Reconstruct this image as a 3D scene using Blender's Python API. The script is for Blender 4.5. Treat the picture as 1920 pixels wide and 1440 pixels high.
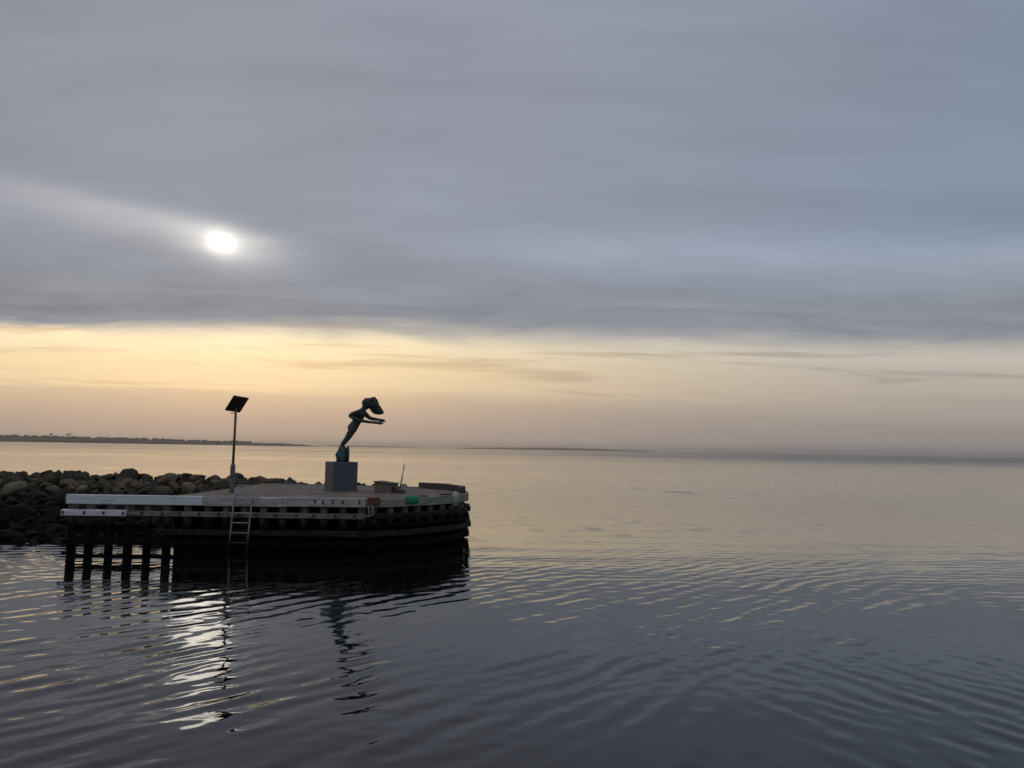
import bpy, bmesh, math, random
import numpy as np
from mathutils import Vector, Matrix, noise as mnoise

for o in list(bpy.data.objects):
    bpy.data.objects.remove(o, do_unlink=True)
scene = bpy.context.scene
col = scene.collection
R = math.radians
random.seed(7)
rng = np.random.default_rng(11)

# ------------------------------------------------------------------ camera
CAM_H = 3.1
PITCH = math.atan(122 / 1440.0)
ROLL = R(0.94)
cam_d = bpy.data.cameras.new('camera')
cam_d.sensor_width = 36.0
cam_d.lens = 27.0
cam_d.clip_start = 0.1
cam_d.clip_end = 60000
cam = bpy.data.objects.new('camera', cam_d)
col.objects.link(cam)
fw = Vector((0, math.cos(PITCH), math.sin(PITCH)))
r0 = Vector((1, 0, 0)); u0 = Vector((0, -math.sin(PITCH), math.cos(PITCH)))
rt = r0 * math.cos(ROLL) + u0 * math.sin(ROLL)
up = u0 * math.cos(ROLL) - r0 * math.sin(ROLL)
m = Matrix((rt, up, -fw)).transposed().to_4x4()
m.translation = Vector((0, 0, CAM_H))
cam.matrix_world = m
scene.camera = cam

# ------------------------------------------------------------------ node expression helper
class NT:
    """small expression builder for shader node trees"""
    def __init__(self, tree):
        self.t = tree; self.L = tree.links
    def node(self, kind, **kw):
        n = self.t.nodes.new(kind)
        for k, v in kw.items():
            setattr(n, k, v)
        return n
    def put(self, sock, v):
        if isinstance(v, bpy.types.NodeSocket):
            self.L.new(v, sock)
        else:
            sock.default_value = v
    def m(self, op, a, b=None, c=None, clamp=False):
        n = self.node('ShaderNodeMath', operation=op, use_clamp=clamp)
        self.put(n.inputs[0], a)
        if b is not None: self.put(n.inputs[1], b)
        if c is not None: self.put(n.inputs[2], c)
        return n.outputs[0]
    def add(self, a, b): return self.m('ADD', a, b)
    def sub(self, a, b): return self.m('SUBTRACT', a, b)
    def mul(self, a, b): return self.m('MULTIPLY', a, b)
    def sq(self, a): return self.m('MULTIPLY', a, a)
    def gauss(self, a, w):      # exp(-(a/w)^2)
        d = self.m('DIVIDE', a, w)
        return self.m('POWER', 2.718281828, self.mul(self.sq(d), -1.0))
    def step(self, a, lo, hi, to0=0.0, to1=1.0):
        n = self.node('ShaderNodeMapRange', interpolation_type='SMOOTHSTEP')
        self.put(n.inputs[0], a); self.put(n.inputs[1], lo); self.put(n.inputs[2], hi)
        self.put(n.inputs[3], to0); self.put(n.inputs[4], to1)
        return n.outputs[0]
    def mix(self, f, a, b, blend='MIX'):
        n = self.node('ShaderNodeMix', data_type='RGBA', blend_type=blend)
        self.put(n.inputs[0], f); self.put(n.inputs[6], a); self.put(n.inputs[7], b)
        return n.outputs[2]
    def ramp(self, f, stops):
        n = self.node('ShaderNodeValToRGB')
        e = n.color_ramp.elements
        while len(e) > 1: e.remove(e[0])
        e[0].position = stops[0][0]; e[0].color = stops[0][1]
        for p, c in stops[1:]:
            k = e.new(p); k.color = c
        self.put(n.inputs[0], f)
        return n.outputs[0]
    def noise(self, vec, scale=1.0, detail=3.0, rough=0.5, dist=0.0):
        n = self.node('ShaderNodeTexNoise')
        if vec is not None: self.L.new(vec, n.inputs['Vector'])
        n.inputs['Scale'].default_value = scale
        n.inputs['Detail'].default_value = detail
        n.inputs['Roughness'].default_value = rough
        n.inputs['Distortion'].default_value = dist
        return n.outputs[0]
    def vec(self, x, y, z):
        n = self.node('ShaderNodeCombineXYZ')
        self.put(n.inputs[0], x); self.put(n.inputs[1], y); self.put(n.inputs[2], z)
        return n.outputs[0]
    def vmul(self, v, s):
        n = self.node('ShaderNodeVectorMath', operation='MULTIPLY')
        self.L.new(v, n.inputs[0]); n.inputs[1].default_value = s
        return n.outputs[0]
    def dot(self, v, w):
        n = self.node('ShaderNodeVectorMath', operation='DOT_PRODUCT')
        self.L.new(v, n.inputs[0]); n.inputs[1].default_value = w
        return n.outputs['Value']

def srgb(r, g, b, s=1.0):
    def f(c):
        c /= 255.0
        return s * (c / 12.92 if c <= 0.04045 else ((c + 0.055) / 1.055) ** 2.4)
    return (f(r), f(g), f(b), 1.0)

# ------------------------------------------------------------------ sky
SUN = Vector((-0.3516, 0.9046, 0.2411)).normalized()
SUN_EL = math.asin(SUN.z); SUN_AZ = math.atan2(SUN.x, SUN.y)
world = bpy.data.worlds.new('World')
scene.world = world
world.use_nodes = True
wt = world.node_tree
wt.nodes.clear()
w = NT(wt)
tc = w.node('ShaderNodeTexCoord')
D = tc.outputs['Generated']
sx = w.node('ShaderNodeSeparateXYZ'); w.L.new(D, sx.inputs[0])
x, y, z = sx.outputs
# streaky noises in direction space: stretched sideways, so clouds lie in flat sheets
yc = w.m('MAXIMUM', y, 0.3)
uu = w.m('DIVIDE', x, yc); vv = w.m('DIVIDE', z, yc)      # flat sheets seen edge-on keep straight bands
Dt = w.vec(uu, y, w.add(vv, w.mul(uu, 0.02)))             # and dip a little towards the right
n_big = w.noise(w.vmul(Dt, (1.3, 1.3, 4.5)), 1.0, 4.0, 0.55, 0.6)
n_mid = w.noise(w.vmul(Dt, (2.2, 2.2, 16.0)), 1.0, 5.0, 0.6, 0.5)
n_fine = w.noise(w.vmul(Dt, (3.0, 3.0, 55.0)), 1.0, 5.0, 0.55, 0.3)
n_edge = w.noise(w.vmul(Dt, (5.0, 5.0, 30.0)), 1.0, 5.0, 0.6, 0.2)
# clear slot under the cloud deck: the deck's far edge is a line about seven deck-heights away
edge = w.sub(z, w.sub(w.mul(y, 0.1475), w.mul(x, 0.009)))
edge = w.add(edge, w.add(w.mul(w.sub(n_edge, 0.5), 0.034), w.mul(w.sub(n_mid, 0.5), 0.022)))
soft = w.step(n_big, 0.35, 0.65, 0.004, 0.024)               # crisp in places, fraying in others
deck = w.step(edge, w.mul(soft, -1.0), soft)
# the deck
side = w.step(w.add(x, w.mul(w.sub(n_big, 0.5), 0.7)), -0.35, 0.6)
deck_c = w.mix(side, srgb(146, 149, 160), srgb(131, 143, 161))
mauve = w.mul(w.gauss(w.sub(x, 0.02), 0.32), w.step(z, 0.15, 0.32))
deck_c = w.mix(w.mul(mauve, 0.55), deck_c, srgb(151, 154, 168))
deck_c = w.mix(w.mul(w.step(z, 0.27, 0.15), 0.7), deck_c, srgb(146, 148, 153))
lum = w.add(w.mul(w.sub(n_big, 0.5), 0.36), w.mul(w.sub(n_mid, 0.5), 0.30))
pale = w.mul(w.gauss(w.add(w.sub(vv, 0.27), w.mul(w.sub(n_big, 0.5), 0.05)), 0.028), w.step(x, -0.25, 0.15))
lum = w.add(lum, w.mul(pale, 0.24))
n_wisp = w.noise(w.vmul(Dt, (4.2, 2.0, 26.0)), 1.0, 6.0, 0.62, 1.2)
lum = w.add(lum, w.mul(w.mul(w.sub(n_wisp, 0.5), w.step(vv, 0.42, 0.16)), 0.42))
low = w.gauss(w.sub(edge, 0.028), 0.028)
lum = w.sub(lum, w.mul(low, 0.09))
lum = w.add(lum, w.mul(w.mul(low, w.sub(n_fine, 0.5)), 0.5))
lum = w.add(lum, w.mul(w.step(z, 0.5, 1.0), 0.6))       # an overcast sky is brightest overhead
deck_c = w.mix(1.0, deck_c, w.vec(*[w.add(lum, 1.0)] * 3), 'MULTIPLY')
# the slot: golden towards the sun, greyer to the right
P = 1 / 0.2
zz = w.mul(w.m('MAXIMUM', w.add(w.add(vv, w.mul(uu, 0.008)), w.add(w.mul(w.sub(n_mid, 0.5), 0.02), w.mul(w.sub(n_fine, 0.5), 0.03))), 0.0), P)
warm = w.ramp(zz, [(0.0, srgb(190, 170, 156)), (0.12, srgb(184, 163, 149)), (0.26, srgb(197, 174, 154)), (0.32, srgb(210, 186, 158)),
                   (0.36, srgb(234, 208, 170)), (0.5, srgb(242, 216, 172)), (0.72, srgb(250, 234, 200)), (1.0, srgb(246, 232, 208))])
cool = w.ramp(zz, [(0.0, srgb(152, 146, 144)), (0.2, srgb(160, 152, 145)), (0.36, srgb(181, 170, 159)),
                   (0.55, srgb(191, 182, 171)), (0.75, srgb(208, 200, 187)), (1.0, srgb(204, 198, 188))])
gside = w.step(x, -0.30, 0.52)
slot_c = w.mix(gside, warm, cool)
streak = w.mul(w.step(n_fine, 0.5, 0.66), w.step(z, 0.03, 0.08))
slot_c = w.mix(w.mul(streak, 0.7), slot_c, w.mix(gside, srgb(206, 176, 140), srgb(160, 154, 148)))
# physical clear sky behind it all
nis = w.node('ShaderNodeTexSky', sky_type='NISHITA', sun_disc=False)
nis.sun_elevation = SUN_EL; nis.sun_rotation = SUN_AZ
nis.air_density = 1.5; nis.dust_density = 4.0
w.L.new(D, nis.inputs[0])
nis_c = w.mix(1.0, nis.outputs[0], (0.06, 0.06, 0.06, 1), 'MULTIPLY')
slot_c = w.mix(0.06, slot_c, nis_c)
sky_c = w.mix(deck, slot_c, deck_c)
# the sun's disc, diffused by thin cloud, with a bright rift beside it
e1 = Vector((SUN.y, -SUN.x, 0)).normalized()
e2 = SUN.cross(e1) * -1
if e2.z < 0: e2 = -e2
TL = R(-7.5)
a1 = (e1 * math.cos(TL) + e2 * math.sin(TL))
a2 = (e2 * math.cos(TL) - e1 * math.sin(TL))
p1 = w.dot(D, a1); p2 = w.dot(D, a2)
p1 = w.add(p1, w.mul(w.sub(n_edge, 0.5), 0.02)); p2 = w.add(p2, w.mul(w.sub(n_edge, 0.5), 0.010))
front = w.step(w.dot(D, SUN), 0.5, 0.8)
core = w.m('POWER', 2.718281828, w.mul(w.add(w.sq(w.m('DIVIDE', p1, 0.0165)), w.sq(w.m('DIVIDE', p2, 0.0132))), -1.0))
halo = w.m('POWER', 2.718281828, w.mul(w.add(w.sq(w.m('DIVIDE', p1, 0.050)), w.sq(w.m('DIVIDE', p2, 0.019))), -1.0))
wl = w.step(p1, -0.02, 0.02, 0.26, 0.075)
wh = w.step(w.sub(p2, 0.010), -0.004, 0.004, 0.034, 0.013)      # sharp upper rim, soft lower side
wing = w.m('POWER', 2.718281828, w.mul(w.add(w.sq(w.m('DIVIDE', p1, wl)), w.sq(w.m('DIVIDE', w.sub(p2, 0.010), wh))), -1.0))
wing = w.mul(wing, w.add(0.55, w.mul(n_mid, 0.9)))
aura = w.gauss(w.m('ARCCOSINE', w.m('MINIMUM', w.dot(D, SUN), 1.0)), 0.30)
glow = w.mul(w.add(w.add(w.mul(core, 0.85), w.mul(halo, 0.34)), w.add(w.mul(wing, 0.17), w.mul(aura, 0.02))), front)
sky_c = w.mix(1.0, sky_c, w.mix(1.0, (1.0, 0.93, 0.78, 1), w.vec(glow, glow, glow), 'MULTIPLY'), 'ADD')
bg = w.node('ShaderNodeBackground')
w.L.new(sky_c, bg.inputs[0]); bg.inputs[1].default_value = 1.0
wo = w.node('ShaderNodeOutputWorld')
w.L.new(bg.outputs[0], wo.inputs[0])

# ------------------------------------------------------------------ sun (veiled by cloud)
sl = bpy.data.lights.new('sun', 'SUN')
sl.energy = 0.006; sl.angle = R(4.0); sl.color = (1.0, 0.9, 0.75)
so = bpy.data.objects.new('sun', sl); col.objects.link(so)
so.rotation_euler = (-SUN).to_track_quat('-Z', 'Y').to_euler()

vs = scene.view_settings
vs.view_transform = 'Standard'; vs.look = 'None'; vs.exposure = 0.0; vs.gamma = 1.0
vs.use_curve_mapping = False
scene.cycles.use_denoising = True
scene.cycles.max_bounces = 8
scene.cycles.sample_clamp_indirect = 6.0

# ------------------------------------------------------------------ object helpers
def tag(o, label=None, cat=None, group=None, kind=None):
    if label: o['label'] = label
    if cat: o['category'] = cat
    if group: o['group'] = group
    if kind: o['kind'] = kind
    return o

def empty(name, loc=(0, 0, 0)):
    o = bpy.data.objects.new(name, None)
    o.empty_display_size = 0.2
    col.objects.link(o); o.location = loc
    return o

def link(name, mesh, mat=None, parent=None, loc=None):
    o = bpy.data.objects.new(name, mesh)
    col.objects.link(o)
    if mat is not None and not mesh.materials: mesh.materials.append(mat)
    if parent is not None: o.parent = parent
    if loc is not None: o.location = loc
    return o

def bm_obj(name, bm, mat, parent=None, smooth=False, loc=None):
    bmesh.ops.recalc_face_normals(bm, faces=bm.faces[:])
    me = bpy.data.meshes.new(name)
    bm.to_mesh(me); bm.free()
    if smooth:
        for p in me.polygons: p.use_smooth = True
    return link(name, me, mat, parent, loc)

def add_box(bm, c, ax, ay, az, bevel=0.0, wob=0.0):
    """box centred at c with half-axis vectors ax ay az"""
    ax, ay, az, c = Vector(ax), Vector(ay), Vector(az), Vector(c)
    vs_ = []
    for i in (-1, 1):
        for j in (-1, 1):
            for k in (-1, 1):
                p = c + ax * i + ay * j + az * k
                if wob: p += Vector((random.uniform(-wob, wob), random.uniform(-wob, wob), random.uniform(-wob, wob)))
                vs_.append(bm.verts.new(p))
    f = [(0, 1, 3, 2), (4, 6, 7, 5), (0, 4, 5, 1), (2, 3, 7, 6), (0, 2, 6, 4), (1, 5, 7, 3)]
    fs = [bm.faces.new([vs_[i] for i in q]) for q in f]
    if bevel:
        es = list({e for q in fs for e in q.edges})
        bmesh.ops.bevel(bm, geom=es, offset=bevel, segments=1, affect='EDGES')

def add_tube(bm, pts, rad, seg=10, cap=True):
    """tube along points with a radius per point"""
    pts = [Vector(p) for p in pts]
    if not isinstance(rad, (list, tuple)): rad = [rad] * len(pts)
    rings = []
    for i, p in enumerate(pts):
        t = (pts[min(i + 1, len(pts) - 1)] - pts[max(i - 1, 0)]).normalized()
        a = Vector((0, 1, 0)) if abs(t.y) < 0.9 else Vector((1, 0, 0))
        n = t.cross(a).normalized(); b = t.cross(n)
        rings.append([bm.verts.new(p + (n * math.cos(2 * math.pi * k / seg) + b * math.sin(2 * math.pi * k / seg)) * rad[i]) for k in range(seg)])
    for i in range(len(rings) - 1):
        for k in range(seg):
            bm.faces.new((rings[i][k], rings[i][(k + 1) % seg], rings[i + 1][(k + 1) % seg], rings[i + 1][k]))
    if cap:
        bm.faces.new(rings[0][::-1]); bm.faces.new(rings[-1])

def mat(name, c1, c2=None, scale=6.0, rough=0.8, stretch=(1, 1, 1), bump=0.0, bscale=30.0, metal=0.0, spec=0.5, c3=None, s3=1.5, lo=0.35, hi=0.65, f3=(0.55, 0.7)):
    """noise-mottled principled material; c3 adds large patches of a third colour"""
    M = bpy.data.materials.new(name); M.use_nodes = True
    t = M.node_tree; t.nodes.clear(); n = NT(t)
    tcn = n.node('ShaderNodeTexCoord')
    geo = n.node('ShaderNodeNewGeometry')
    v = n.vmul(geo.outputs['Position'], stretch)
    bs = n.node('ShaderNodeBsdfPrincipled')
    c = (*c1, 1)
    if c2 is not None:
        f = n.step(n.noise(v, scale, 6, 0.6), lo, hi)
        c = n.mix(f, (*c1, 1), (*c2, 1))
    if c3 is not None:
        c = n.mix(n.step(n.noise(v, s3, 4, 0.6), *f3), c, (*c3, 1))
    n.put(bs.inputs['Base Color'], c)
    bs.inputs['Roughness'].default_value = rough
    bs.inputs['Metallic'].default_value = metal
    bs.inputs['Specular IOR Level'].default_value = spec
    if bump:
        b = n.node('ShaderNodeBump'); b.inputs['Strength'].default_value = bump; b.inputs['Distance'].default_value = 0.02
        n.L.new(n.noise(v, bscale, 6, 0.65), b.inputs['Height'])
        n.L.new(b.outputs[0], bs.inputs['Normal'])
    o = n.node('ShaderNodeOutputMaterial'); n.L.new(bs.outputs[0], o.inputs[0])
    return M

M_pile = mat('pile_timber', (0.20, 0.185, 0.15), (0.10, 0.095, 0.075), 5, 0.85, (3, 3, 0.6), 0.5, 40, c3=(0.06, 0.062, 0.045), s3=2, spec=0.1)
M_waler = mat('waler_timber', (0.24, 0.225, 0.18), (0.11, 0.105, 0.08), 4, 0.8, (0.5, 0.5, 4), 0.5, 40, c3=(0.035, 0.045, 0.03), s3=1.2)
M_slime_shade = mat('wet_shaded_timber', (0.007, 0.007, 0.005), (0.003, 0.004, 0.003), 6, 0.9, (1, 1, 1), 0.5, 40, c3=(0.005, 0.008, 0.004), s3=2, spec=0.08)  # slimy low timber, its colour lowered further to hold the pier's shade
M_midwaler = mat('shaded_timber', (0.034, 0.032, 0.022), (0.012, 0.012, 0.009), 4, 0.85, (0.5, 0.5, 4), 0.5, 40, spec=0.15)  # waler timber with occlusion shade put into its base colour
M_pale = mat('pale_painted_timber', (0.70, 0.75, 0.78), (0.60, 0.64, 0.66), 3, 0.6, (0.6, 0.6, 5), 0.15, 60, c3=(0.36, 0.37, 0.35), s3=2.0)
M_plank = mat('weathered_plank', (0.48, 0.47, 0.43), (0.32, 0.30, 0.26), 5, 0.8, (0.7, 0.7, 5), 0.3, 60, c3=(0.62, 0.63, 0.62), s3=1.3)
M_oldplank = mat('old_plank', (0.32, 0.31, 0.26), (0.19, 0.18, 0.15), 6, 0.85, (0.7, 0.7, 5), 0.35, 60, c3=(0.10, 0.11, 0.08), s3=1.7)
M_white = mat('white_board', (0.74, 0.73, 0.72), (0.60, 0.59, 0.57), 4, 0.6, (0.6, 0.6, 4), 0.15, 60, c3=(0.40, 0.40, 0.37), s3=2.6)
M_lag = mat('lagging', (0.006, 0.006, 0.005), (0.003, 0.003, 0.003), 5, 0.95, spec=0.05)  # near-black base colour stands in for pier shade behind the piles
M_deck = mat('deck_gravel', (0.205, 0.160, 0.118), (0.125, 0.098, 0.072), 2.2, 0.95, (1, 1, 1), 0.6, 45, c3=(0.25, 0.215, 0.17), s3=0.7)
M_iron = mat('dark_iron', (0.02, 0.02, 0.02), (0.035, 0.028, 0.022), 12, 0.6)
M_galv = mat('galvanised_steel', (0.36, 0.37, 0.37), (0.25, 0.26, 0.26), 14, 0.5, metal=0.35, c3=(0.25, 0.24, 0.21), s3=5)
M_rust = mat('rusty_steel', (0.20, 0.075, 0.035), (0.10, 0.035, 0.02), 14, 0.85, bump=0.4, bscale=80)
M_pole = mat('pole_steel', (0.17, 0.12, 0.09), (0.11, 0.075, 0.055), 8, 0.5, metal=0.2)
M_sleeve = mat('sleeve_steel', (0.14, 0.125, 0.12), (0.09, 0.075, 0.07), 8, 0.6)
M_panel = mat('panel_back', (0.012, 0.012, 0.014), (0.018, 0.018, 0.02), 9, 0.5)
M_ped = mat('pedestal_granite', (0.085, 0.096, 0.107), (0.066, 0.074, 0.083), 22, 0.55, bump=0.15, bscale=90, c3=(0.075, 0.082, 0.09), s3=2.0)
M_bronze = mat('bronze_patina', (0.030, 0.045, 0.042), (0.055, 0.085, 0.08), 9, 0.45, metal=0.4, bump=0.3, bscale=30, c3=(0.02, 0.022, 0.018), s3=5)
M_verd = mat('verdigris_bronze', (0.05, 0.14, 0.125), (0.03, 0.075, 0.07), 7, 0.55, metal=0.3, bump=0.4, bscale=25, c3=(0.02, 0.03, 0.032), s3=4)
M_hair = mat('dark_bronze', (0.018, 0.024, 0.022), (0.03, 0.042, 0.036), 14, 0.45, metal=0.4, bump=0.3, bscale=40)
M_green = mat('green_cloth', (0.012, 0.26, 0.12), (0.01, 0.17, 0.08), 12, 0.8)
M_rope = mat('yellow_rope', (0.26, 0.24, 0.15), (0.17, 0.155, 0.10), 60, 0.9)
M_crate = mat('brown_box_wood', (0.20, 0.165, 0.125), (0.13, 0.105, 0.08), 6, 0.85, (1, 1, 4), 0.3, 50)
M_kerb = mat('kerb_timber', (0.085, 0.07, 0.06), (0.05, 0.04, 0.035), 6, 0.85, (1, 1, 3), 0.4, 40)
M_core = mat('rubble_soil', (0.018, 0.019, 0.011), (0.010, 0.010, 0.006), 3, 0.95, bump=0.8, bscale=8, spec=0.1)

# rock: tone varies from stone to stone, plus grain, algae low down is simply dark stone near the tide mark
def rock_mat():
    M = bpy.data.materials.new('granite_rock'); M.use_nodes = True
    t = M.node_tree; t.nodes.clear(); n = NT(t)
    oi = n.node('ShaderNodeObjectInfo'); geo = n.node('ShaderNodeNewGeometry')
    v = geo.outputs['Position']
    tone = n.ramp(oi.outputs['Random'], [(0.0, (0.035, 0.034, 0.026, 1)), (0.25, (0.09, 0.080, 0.058, 1)), (0.5, (0.05, 0.044, 0.033, 1)),
                                        (0.68, (0.15, 0.092, 0.06, 1)), (0.84, (0.27, 0.22, 0.145, 1)), (1.0, (0.085, 0.075, 0.052, 1))])
    g = n.noise(v, 9, 6, 0.65)
    c = n.mix(n.step(g, 0.3, 0.75), tone, n.mix(1.0, tone, (0.42, 0.42, 0.38, 1), 'MULTIPLY'))
    c = n.mix(n.step(n.noise(v, 2.2, 4, 0.6), 0.52, 0.68, 0, 0.7), c, (0.035, 0.04, 0.02, 1))
    sp = n.node('ShaderNodeSeparateXYZ'); n.L.new(v, sp.inputs[0])
    wet = n.step(n.add(sp.outputs[2], n.mul(n.sub(g, 0.5), 0.5)), 1.4, 0.75)   # weed-covered tidal zone
    c = n.mix(wet, c, (0.006, 0.007, 0.004, 1))
    bs = n.node('ShaderNodeBsdfPrincipled'); n.put(bs.inputs['Base Color'], c)
    bs.inputs['Roughness'].default_value = 0.9; bs.inputs['Specular IOR Level'].default_value = 0.15
    b = n.node('ShaderNodeBump'); b.inputs['Strength'].default_value = 0.5; b.inputs['Distance'].default_value = 0.03
    n.L.new(n.noise(v, 14, 6, 0.65), b.inputs['Height']); n.L.new(b.outputs[0], bs.inputs['Normal'])
    o = n.node('ShaderNodeOutputMaterial'); n.L.new(bs.outputs[0], o.inputs[0])
    return M
M_rock = rock_mat()

# ------------------------------------------------------------------ water: one sheet out to the horizon, real waves near, bump far
END = 13000.0
def lines(start, bands):
    v = [start]
    for upto, floor, rate in bands:
        while v[-1] < upto: v.append(v[-1] + max(floor, rate * v[-1]))
    return np.array(v)
xs = lines(0.0, [(24, 0.062, 0.0105), (300, 0.1, 0.02), (END, 1, 0.12)])
xs = np.concatenate([-xs[:0:-1], xs])
ya = lines(4.0, [(70, 0.034, 0.0040), (400, 0.1, 0.0062), (END, 1, 0.08)])
ys = np.concatenate([np.array([-END, -3000, -600, -120, -30, -8, -2, 1.0, 2.5, 3.3]), ya])
XX, YY = np.meshgrid(xs, ys)
XX = XX.astype(np.float32); YY = YY.astype(np.float32)

def smooth(a, lo, hi):
    t = np.clip((a - lo) / (hi - lo), 0, 1); return t * t * (3 - 2 * t)

def vnoise(X, Y, scale, seed, n=10):
    """cheap smooth field of about unit spread: a few long random waves"""
    g = np.random.default_rng(seed); o = np.zeros_like(X)
    for _ in range(n):
        k = scale * g.uniform(0.5, 1.6) * 2 * np.pi; t = g.uniform(0, 2 * np.pi)
        o += np.sin(k * (X * np.cos(t) + Y * np.sin(t)) + g.uniform(0, 6.28))
    return o / math.sqrt(n / 2)

wx = XX + 0.10 * vnoise(XX, YY, 0.14, 1); wy = YY + 0.10 * vnoise(XX, YY, 0.14, 2)
def rings(cx, cy, spread, lam0, lam1, n, slope, seed):
    g = np.random.default_rng(seed); o = np.zeros_like(XX)
    for _ in range(n):
        l = math.exp(g.uniform(math.log(lam0), math.log(lam1))); k = 2 * np.pi / l
        sx_, sy_ = cx + g.normal() * spread, cy + g.normal() * spread
        o += (slope / k) * np.sin(k * np.hypot(wx - sx_, wy - sy_) + g.uniform(0, 6.28))
    return o * math.sqrt(2.0 / n)
def planes(ang, dev, lam0, lam1, n, slope, seed):
    g = np.random.default_rng(seed); o = np.zeros_like(XX)
    for _ in range(n):
        l = math.exp(g.uniform(math.log(lam0), math.log(lam1))); k = 2 * np.pi / l
        t = R(ang + g.normal() * dev)
        o += (slope / k) * np.sin(k * (wx * np.cos(t) + wy * np.sin(t)) + g.uniform(0, 6.28))
    return o * math.sqrt(2.0 / n)
near_calm = 0.45 + 0.55 * np.clip(0.5 + 0.6 * vnoise(XX, YY, 0.09, 5), 0, 1)
right_near = smooth(XX, 1.5, 5.0) * (1 - smooth(YY, 9.5, 13.5))
lee = 1 - 0.62 * smooth(XX, -12.2, -10.2) * (1 - smooth(XX, -2.2, -0.8)) * smooth(YY, 15.6, 17.6) * (1 - smooth(YY, 24, 26))
diag = near_calm * (1 - 0.85 * smooth(YY, 15, 26)) * (1 - 0.8 * right_near)
Z = planes(138, 9, 0.30, 0.64, 44, 0.046, 21) * diag            # main ripples run slantwise across the basin
Z += planes(132, 20, 0.20, 0.34, 34, 0.014, 22) * near_calm * (1 - 0.8 * smooth(YY, 14, 26))
Z += planes(70, 22, 0.30, 0.60, 24, 0.006, 31) * (1 - 0.8 * smooth(YY, 14, 26))
Z += planes(26, 11, 0.30, 0.66, 34, 0.044, 23) * right_near
far_w = smooth(YY, 13, 22) * (0.35 + 0.65 * np.clip(0.5 + 0.6 * vnoise(XX, YY, 0.05, 8), 0, 1)) * (0.85 + 0.4 * smooth(XX, -4, 14))
Z += planes(92, 13, 0.24, 0.62, 36, 0.036, 24) * far_w * (1 - smooth(YY, 45, 75)) * (1 - smooth(np.abs(XX), 30, 50))
lanes = 0.6 + 0.4 * np.clip(0.5 + 0.6 * vnoise(XX * 0.35, YY, 0.02, 9), 0, 1)
Z += planes(91, 13, 0.85, 1.9, 34, 0.036, 27) * smooth(YY, 30, 60) * (1 - smooth(YY, 130, 200)) * lanes
Z += planes(91, 7, 2.6, 6.0, 22, 0.040, 28) * smooth(YY, 110, 190) * (1 - smooth(YY, 300, 390)) * lanes * (1 - smooth(np.abs(XX), 250, 320))
chop = (1 - smooth(XX, -12.6, -10.4)) * smooth(YY, 14, 17.5) * (1 - smooth(YY, 27, 30))
Z += planes(95, 28, 0.22, 0.55, 30, 0.050, 26) * chop
Z *= lee
Z += planes(100, 25, 1.6, 4.0, 10, 0.004, 25) * (1 - smooth(YY, 42, 68)) * (1 - smooth(np.abs(XX), 30, 50))
Z *= smooth(YY, 3.0, 4.2)
nv = XX.size; ny_, nx_ = XX.shape
co = np.stack([XX.ravel(), YY.ravel(), Z.ravel()], 1).astype(np.float32)
ii = np.arange(nv, dtype=np.int32).reshape(ny_, nx_)
fc = np.stack([ii[:-1, :-1], ii[:-1, 1:], ii[1:, 1:], ii[1:, :-1]], -1).reshape(-1, 4)
me = bpy.data.meshes.new('sea')
me.vertices.add(nv); me.vertices.foreach_set('co', co.ravel())
me.loops.add(fc.size); me.loops.foreach_set('vertex_index', fc.ravel())
me.polygons.add(len(fc)); me.polygons.foreach_set('loop_start', np.arange(0, fc.size, 4, dtype=np.int32))
me.polygons.foreach_set('use_smooth', np.ones(len(fc), dtype=bool))
me.update(calc_edges=True)

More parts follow.
